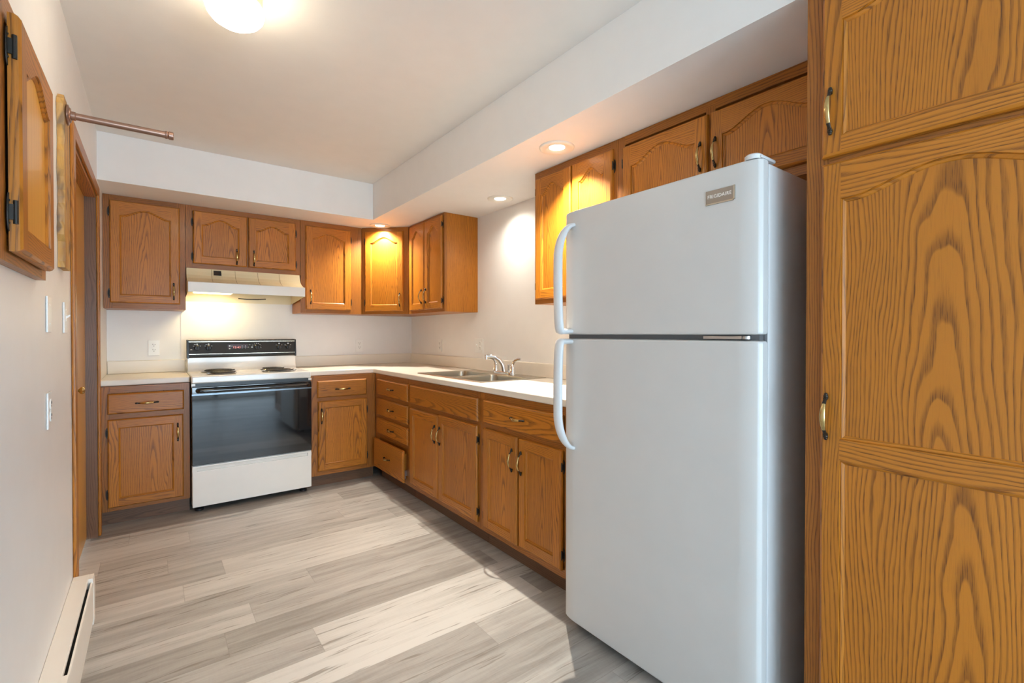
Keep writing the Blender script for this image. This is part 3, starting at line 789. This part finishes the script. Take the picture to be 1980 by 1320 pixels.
# profile (y, z): local y relative to UU
y_lip = 3.987-UU
prof = [(.10-.065, 1.6805)]
outer = [(.295, 1.6805), (-.014, 1.6805), (-.022, 1.655), (-.035, 1.63), (-.062, 1.605), (-.105, 1.585), (-.150, 1.572), (y_lip+.004, 1.566)]
m = MB()
for (a, za), (b, zb_) in zip(outer, outer[1:]):
    m.add([(0, a, hz(za)), (hw, a, hz(za)), (hw, b, hz(zb_)), (0, b, hz(zb_))], [(0, 1, 2, 3)])
side = outer+[(y_lip+.004, 1.497), (.30, 1.455), (.30, 1.6805)]
for x in (0, hw): m.add([(x, a, hz(z)) for a, z in side], [list(range(len(side)))])
m.quad((0, .30, hz(1.455)), (hw, .30, hz(1.455)), (hw, .30, hz(1.68)), (0, .30, hz(1.68)))
m.quad((.004, y_lip+.03, hz(1.53)), (hw-.004, y_lip+.03, hz(1.53)), (hw-.004, .299, hz(1.53)), (.004, .299, hz(1.53)))   # underside pan
# grooves
for k in range(1, 5):
    x = hw*k/5
    pp = [(-.0145, 1.678), (-.0225, 1.655), (-.0355, 1.63), (-.0625, 1.605), (-.1055, 1.585), (-.1505, 1.572)]
    for (a, za), (b, zb_) in zip(pp, pp[1:]):
        m.add([(x-.0012, a-.0004, hz(za)), (x+.0012, a-.0004, hz(za)), (x+.0012, b-.0004, hz(zb_)+.0004), (x-.0012, b-.0004, hz(zb_)+.0004)], [(0, 1, 2, 3)], 1)
hd = m.build('shell', [HOOD, GREASE], c, angle=50)
m = MB().box(0, hw, y_lip, y_lip+.006, hz(1.495), hz(1.566), 0, None, bev=.002)
m.build('front_lip', HOODL, c)
m = MB().box(.165, .214, -.0335, -.0325, 0, .036, 0, None, M=None)
m.v = [(x, -.0252-(.036-z)*.42-.001-(y < -.033)*.0008, hz(1.6345)+z) for x, y, z in m.v]
MB.build(m, 'sticker', STICK, c)['label'] = 'small black sticker on the sloped front'
m = MB().box(.05, .30, .06, .20, hz(1.512), hz(1.5295), 0, None, bev=.006)
m.build('light_lens', plain('hood_lens', (.9, .85, .6), .3, emit=((1., .78, .36), 5.0)), c)
lamp('hood_light', 'AREA', (.175, .13, hz(1.508)), 1.7, (1.0, .80, .45), c, shape='RECTANGLE', size=.24, size_y=.12)
m = MB().tube([(.36, .26, hz(1.49)), (.42, .255, hz(1.485)), (.50, .255, hz(1.487)), (.56, .25, hz(1.492))], .004, 8)
m.build('cord', SLOT, c)

# ------------------------------------------------------------------ range
RX, RYf = .1950, 3.8136
c = thing('electric_range', 'white and black freestanding electric coil range in the middle of the back wall', 'stove', (RX, RYf, 0))
rw = .757
MB().box(.002, rw-.002, .03, .640, .05, .885).build('body', ENAM, c)
m = MB().box(0, rw, 0, .62, .868, .9195, 0, None, bev=.010, seg=3)
m.build('cooktop', ENAM, c)
m = MB().prism([(.48, .9190), (.490, .9400), (.497, .985), (.497, 1.030), (.60, 1.030), (.60, .9190)], 'x', .004, rw-.004)
m.build('backguard', ENAM, c, angle=60)
m = MB().prism([(.497, 1.020), (.482, 1.026), (.478, 1.032), (.478, 1.046), (.486, 1.050), (.497, 1.140), (.494, 1.143), (.494, 1.152), (.499, 1.156), (.60, 1.156), (.60, 1.020)], 'x', .000, rw)
cp = m.build('control_panel', BLKP, c)
def py(z): return .486+(z-1.050)/.09*.011
m = MB()
m.prism([(.4925, 1.1405), (.4960, 1.1405), (.4960, 1.1445), (.4925, 1.1445)], 'x', .008, rw-.008)
m.prism([(.4765, 1.0475), (.4860, 1.0475), (.4860, 1.0520), (.4765, 1.0500)], 'x', .008, rw-.008)
m.build('trim_strip', plain('silver_gold_trim', (.72, .64, .50), .25, metal=1.), cp)
for x0 in (.0005, rw-.0105):
    MB().prism([(.474, 1.018), (.474, 1.05), (.486, 1.155), (.500, 1.1575), (.60, 1.1575), (.60, 1.018)], 'x', x0, x0+.010).build('end_trim', BLK, cp)
zk = 1.0965
tiltM = ROT('X', 90+6)
for xk, big in ((.063, 0), (.136, 0), (.464, 1), (.627, 0), (.695, 0)):
    r = .0195
    m = MB().lathe([(0, 0), (r, 0), (r, .006), (r*.85, .010), (r*.85, .020), (r*.7, .022), (0, .022)], 24, 0, TR(xk, py(zk)-.0008, zk) @ tiltM)
    m.box(-.004, .004, -.013, .017, .020, .029, 1, None, .0015, 1, TR(xk, py(zk)-.0008, zk) @ tiltM)
    m.build('knob', [BLK, BLKP], cp)
    m = MB(); Mk = TR(xk, py(zk)-.0009, zk) @ tiltM
    if big:
        for i in range(11):
            a = math.radians(-140+i*26); rr_ = .030
            m.box(-.003, .003, -.0011, .0011, 0, .0008, 0, None, M=Mk @ TR(rr_*math.cos(a), rr_*math.sin(a), 0) @ Matrix.Rotation(a, 4, 'Z'))
        m.box(-.004, .004, .027, .030, 0, .0008, 0, None, M=Mk)
        for dx, dz, w_, h_ in ((-.034, 0, .007, .007), (-.052, .018, .009, .0015), (-.052, -.018, .010, .0015), (-.060, 0, .006, .0015), (-.030, .016, .006, .0015)):
            m.box(dx-w_/1.6, dx+w_/1.6, dz-h_/1.6, dz+h_/1.6, 0, .0008, 0, None, M=Mk)
    else:
        m.lathe([(0, 0), (.0055, 0), (.0055, .0008), (0, .0008)], 14, 0, Mk @ TR(0, .027, 0))
        for dx, dz, w_ in ((-.022, .014, .004), (.020, .014, .004), (0, -.027, .007), (-.014, .025, .006 if xk < .3 else .0)):
            if w_: m.box(dx-w_, dx+w_, dz-.0014, dz+.0014, 0, .0008, 0, None, M=Mk)
    m.build('dial_marks', WHITEL, cp)
# clock
m = MB(); Mk = TR(.0, py(1.0975)-.0006, 1.0975) @ tiltM
m.box(.262, .400, -.026, .024, -.0005, .0012, 0, None, M=Mk); ck = m.build('clock_panel', CLK, cp)
m = MB()
for dz in (.010, -.012): m.box(.270, .280, dz-.004, dz+.005, .001, .0026, 0, None, M=Mk)
for dz in (.010, -.012): m.box(.286, .295, dz-.0012, dz+.0012, .001, .002, 0, None, M=Mk)
for xx in (.360, .384):
    m.box(xx-.0015, xx+.0015, .008, .014, .001, .002, 0, None, M=Mk); m.box(xx-.005, xx+.005, -.001, .0012, .001, .002, 0, None, M=Mk); m.box(xx-.0015, xx+.0015, -.014, -.008, .001, .002, 0, None, M=Mk)
m.build('buttons', WHITEL, ck)
text_mesh('digits', '12:43', .0225, Mk @ TR(.3235, -.002, .0014), RED, ck, .0003, 1.0)
m = MB().lathe([(0, 0), (.0075, 0), (.0075, .001), (0, .001)], 14, 0, TR(.026, py(1.0975)-.0008, 1.079) @ tiltM); m.build('maker_mark', WHITEL, cp)
# front: vent slot, oven door, drawer, feet
MB().box(.006, rw-.006, .004, .04, .846, .870).build('vent_trim', BLK, c)
m = MB().box(.0, .022, -.004, .02, .852, .868, 0, None, bev=.002); m.box(rw-.022, rw, -.004, .02, .852, .868, 0, None, bev=.002)
m.build('corner_bracket', ENAM, c)
m = MB().box(.001, rw-.001, -.012, .028, .322, .846, 0, None, bev=.004)
od = m.build('oven_door', BLKG, c); od['label'] = 'black glass oven door'
pts = [(.03, -.013, .822), (.032, -.045, .822), (.05, -.052, .822), (.25, -.056, .822), (rw/2, -.057, .822), (rw-.25, -.056, .822), (rw-.05, -.052, .822), (rw-.032, -.045, .822), (rw-.03, -.013, .822)]
m = MB().tube(pts, [(.012, .008)]+[(.014, .0085)]*7+[(.012, .008)], 14, 0, flat=(0, 0, 1)); m.build('handle', BLKG, od, angle=60)
m = MB().box(.002, rw-.002, -.0135, -.0118, .790, .800); m.build('trim_strip', plain('smoked_trim', (.16, .19, .22), .2, metal=.6), od)
m = MB().box(.055, rw-.055, -.0121, -.0119, .37, .75, 0, None); m.build('window', BLKG, od)
m = MB()
m.box(.003, rw-.003, -.006, .028, .042, .280, 0, None, bev=.003); m.box(.003, rw-.003, .010, .028, .280, .320); m.box(.003, rw-.003, -.006, .010, .302, .316, 0, None, bev=.003)
m.box(.003, .028, -.006, .012, .278, .304); m.box(rw-.028, rw-.003, -.006, .012, .278, .304)
m.build('storage_drawer', ENAM, c)
for x in (.045, rw-.045):
    for y in (.07, .55):
        MB().lathe([(0, .0005), (.026, .0005), (.026, .014), (.013, .020), (.013, .06), (0, .06)], 14, 0, TR(x, y, 0)).build('foot', BLK, c)
MB().box(.03, rw-.03, .10, .60, .03, .055).build('bottom_pan', BLK, c)
def coil(cx, cy, r, turns):
    b = MB().lathe([(r*.25, .9195), (r*1.08, .9195), (r*1.22, .9245), (r*1.20, .9260), (r*1.05, .9215), (r*.25, .9205)], 36, 0, TR(cx, cy, 0)).build('burner', CHROME, c, angle=60)
    n = turns*28; pts = []
    for i in range(n+1):
        a = 2*PI*i/28; rr_ = r*(.22+.78*i/n); pts.append((cx+rr_*math.cos(a), cy+rr_*math.sin(a), .930))
    m = MB().tube(pts, (.0048 if True else 0), 8); m.build('heating_coil', COIL, b, angle=60)
coil(.190, .155, .078, 4); coil(.195, .385, .098, 5); coil(.565, .165, .098, 5); coil(.560, .385, .078, 4)

# ------------------------------------------------------------------ refrigerator
FXf, FY0 = 1.3415, 1.437
c = thing('refrigerator', 'tall white top-freezer refrigerator in front of the pantry', 'refrigerator', (FXf, FY0, 0), WR)
fw = .796
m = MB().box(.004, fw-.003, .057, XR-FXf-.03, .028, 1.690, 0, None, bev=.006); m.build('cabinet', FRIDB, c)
def fdoor(z0, z1, name):
    """door with a front that curves back at both edges"""
    prof = []
    Rr = .062; dep = .012
    prof = [(0, .020), (.0012, .0165), (.0045, .0140)]
    for x in (.0075, .012, .018, .025, .033, .042, .052, .062, .12, .2):
        d = max(0, 1-x/Rr); prof.append((x, dep*(1-math.sqrt(max(0, 1-d*d)))+.0030*d))
    prof += [(fw/2, 0.)]+[(fw-x, y) for x, y in prof[::-1]]
    sec = [(0, .044)]+prof+[(fw, .044)]
    n = len(sec); e = .010; rings = []
    for ins, z in ((e, z0), (e*.3, z0+e*.3), (0, z0+e), (0, z1-e), (e*.3, z1-e*.3), (e, z1)):
        rings.append([(fw/2+(x-fw/2)*(1-2*ins/fw), y+(ins if y < .04 else 0), z) for x, y in sec])
    vs = [p for r in rings for p in r]; fs = []
    for k in range(len(rings)-1):
        for i in range(n): fs.append((k*n+i, k*n+(i+1) % n, (k+1)*n+(i+1) % n, (k+1)*n+i))
    fs.append(list(range(n))[::-1]); fs.append([(len(rings)-1)*n+i for i in range(n)])
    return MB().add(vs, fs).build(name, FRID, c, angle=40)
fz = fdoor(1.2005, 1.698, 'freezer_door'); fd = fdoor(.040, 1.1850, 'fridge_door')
MB().box(.012, fw-.012, .022, .055, 1.1845, 1.2010).build('gasket', GASK, c)
MB().box(.007, fw-.007, .0435, .0575, .05, 1.685).build('gasket', GASK, c)
def fhandle(zs, par):
    za, zb_, zc, zd, ze = zs
    sg = 1 if ze > za else -1
    pts = [(.036, .004, za), (.032, -.030, za), (.030, -.050, zb_), (.029, -.056, (zb_+zc)/2), (.029, -.056, zc)]
    rad = [(.023, .010), (.023, .012), (.023, .0135), (.023, .0135), (.023, .0135)]
    for k in range(1, 7):
        a = math.radians(15*k); pts.append((.029+.034*(1-math.cos(a)), .003-.059*math.cos(a), zc+(ze-zc)*math.sin(a)))
        rad.append((.023-.013*(k/6)**2, .0135-.006*(k/6)**2))
    # smooth the path
    P = []; Rr = []
    for i in range(len(pts)-1):
        for k in range(4):
            t = k/4
            p0, p1, p2, p3 = (Vector(pts[max(i-1, 0)]), Vector(pts[i]), Vector(pts[i+1]), Vector(pts[min(i+2, len(pts)-1)]))
            P.append(tuple(.5*((2*p1)+(p2-p0)*t+(2*p0-5*p1+4*p2-p3)*t*t+(-p0+3*p1-3*p2+p3)*t**3)))
            Rr.append(tuple(rad[i][q]*(1-t)+rad[i+1][q]*t for q in (0, 1)))
    P.append(pts[-1]); Rr.append(rad[-1])
    MB().tube(P, Rr, 16, 0, flat=(1, 0, 0)).build('handle', FRIDP, par, angle=70)
fhandle((1.214, 1.228, 1.50, 0, 1.640), fz)
fhandle((1.172, 1.158, .890, 0, .745), fd)
bd = MB().box(.634, .720, -.0045, .0005, 1.595, 1.634, 0, None, bev=.0015).build('badge', [BADGE], fz)
MB().box(.7195, .7245, -.005, .0005, 1.594, 1.635, 0, None, bev=.001).box(.634, .7195, -.005, .0005, 1.5915, 1.5952).build('badge_edge', STEEL, bd)
text_mesh('lettering', 'FRIGIDAIRE', .0150, TR(.6775, -.0047, 1.6145) @ ROT('X', 90), WHITEL, bd, .0003, .92)
m = MB().box(fw-.050, fw-.006, .020, .105, 1.6985, 1.709, 0, None, bev=.004); m.lathe([(0, 0), (.024, 0), (.024, .012), (.019, .016), (0, .017)], 24, 0, TR(fw-.034, .030, 1.6985))
m.build('hinge_cover', FRIDP, c)
m = MB().box(fw-.175, fw-.055, .006, .03, 1.1882, 1.1972, 0, None, bev=.001).tube([(fw-.045, .016, 1.1885), (fw-.045, .016, 1.1975)], .012, 12)
m.build('door_hinge', SLIDE, c)
m = MB().box(.02, fw-.02, .045, .06, .012, .045, 0)
for k in range(2): m.box(.03, fw-.03, .040, .046, .014+k*.012, .020+k*.012, 1)
m.build('kick_grille', [plain('grille_grey', (.35, .35, .36), .4), GASK], c)
for x in (.05, fw-.05):
    for y in (.10, .62): MB().lathe([(0, .0005), (.022, .0005), (.022, .03), (0, .03)], 14, 0, TR(x, y, 0)).build('foot', BLK, c)

# ------------------------------------------------------------------ lamps
DX, DYc = .235, 1.945
c = thing('ceiling_light', 'flush-mount white glass ceiling light, switched on', 'ceiling light', (DX, DYc, ZC-.0005))
MB().lathe([(0, 0), (.084, 0), (.086, -.004), (.086, -.060), (.082, -.066), (0, -.066)], 40).build('base_ring', plain('brass_lamp_base', (.70, .60, .44), .35, metal=.3), c)
MB().lathe([(.080, -.0665), (.089, -.069), (.0925, -.076), (.0925, -.084), (.088, -.100), (.076, -.116), (.055, -.130), (.028, -.138), (0, -.140)], 48).build('glass_dome', DOME, c, angle=60)
for (x, y), lab, pw, cone, soft in (((1.562, 3.985), 'small recessed downlight in the soffit right above the corner cabinet', .50, 138, .02),
                    ((1.915, 2.690), 'recessed downlight in the soffit above the sink', .14, 150, .04),
                    ((1.617, 1.780), 'recessed downlight in the soffit nearest the fridge', 1.0, 114, .010)):
    c = thing('downlight', lab, 'downlight', (x, y, ZS-.0005), 0, 'recessed soffit downlights')
    MB().lathe([(.040, -.0010), (.043, -.0030), (.056, -.0080), (.078, -.0095), (.086, -.006), (.088, 0), (.040, 0)], 40).build('trim_ring', TRIMW, c, angle=50)
    MB().lathe([(0, -.0012), (.040, -.0012), (.040, -.0004), (0, -.0004)], 32).build('lens', LENS, c)
    lamp('downlight_lamp', 'SPOT', (0, 0, -.014), SPOT_W*pw, WARM, c, spot_size=math.radians(cone), spot_blend=1.0, shadow_soft_size=soft)
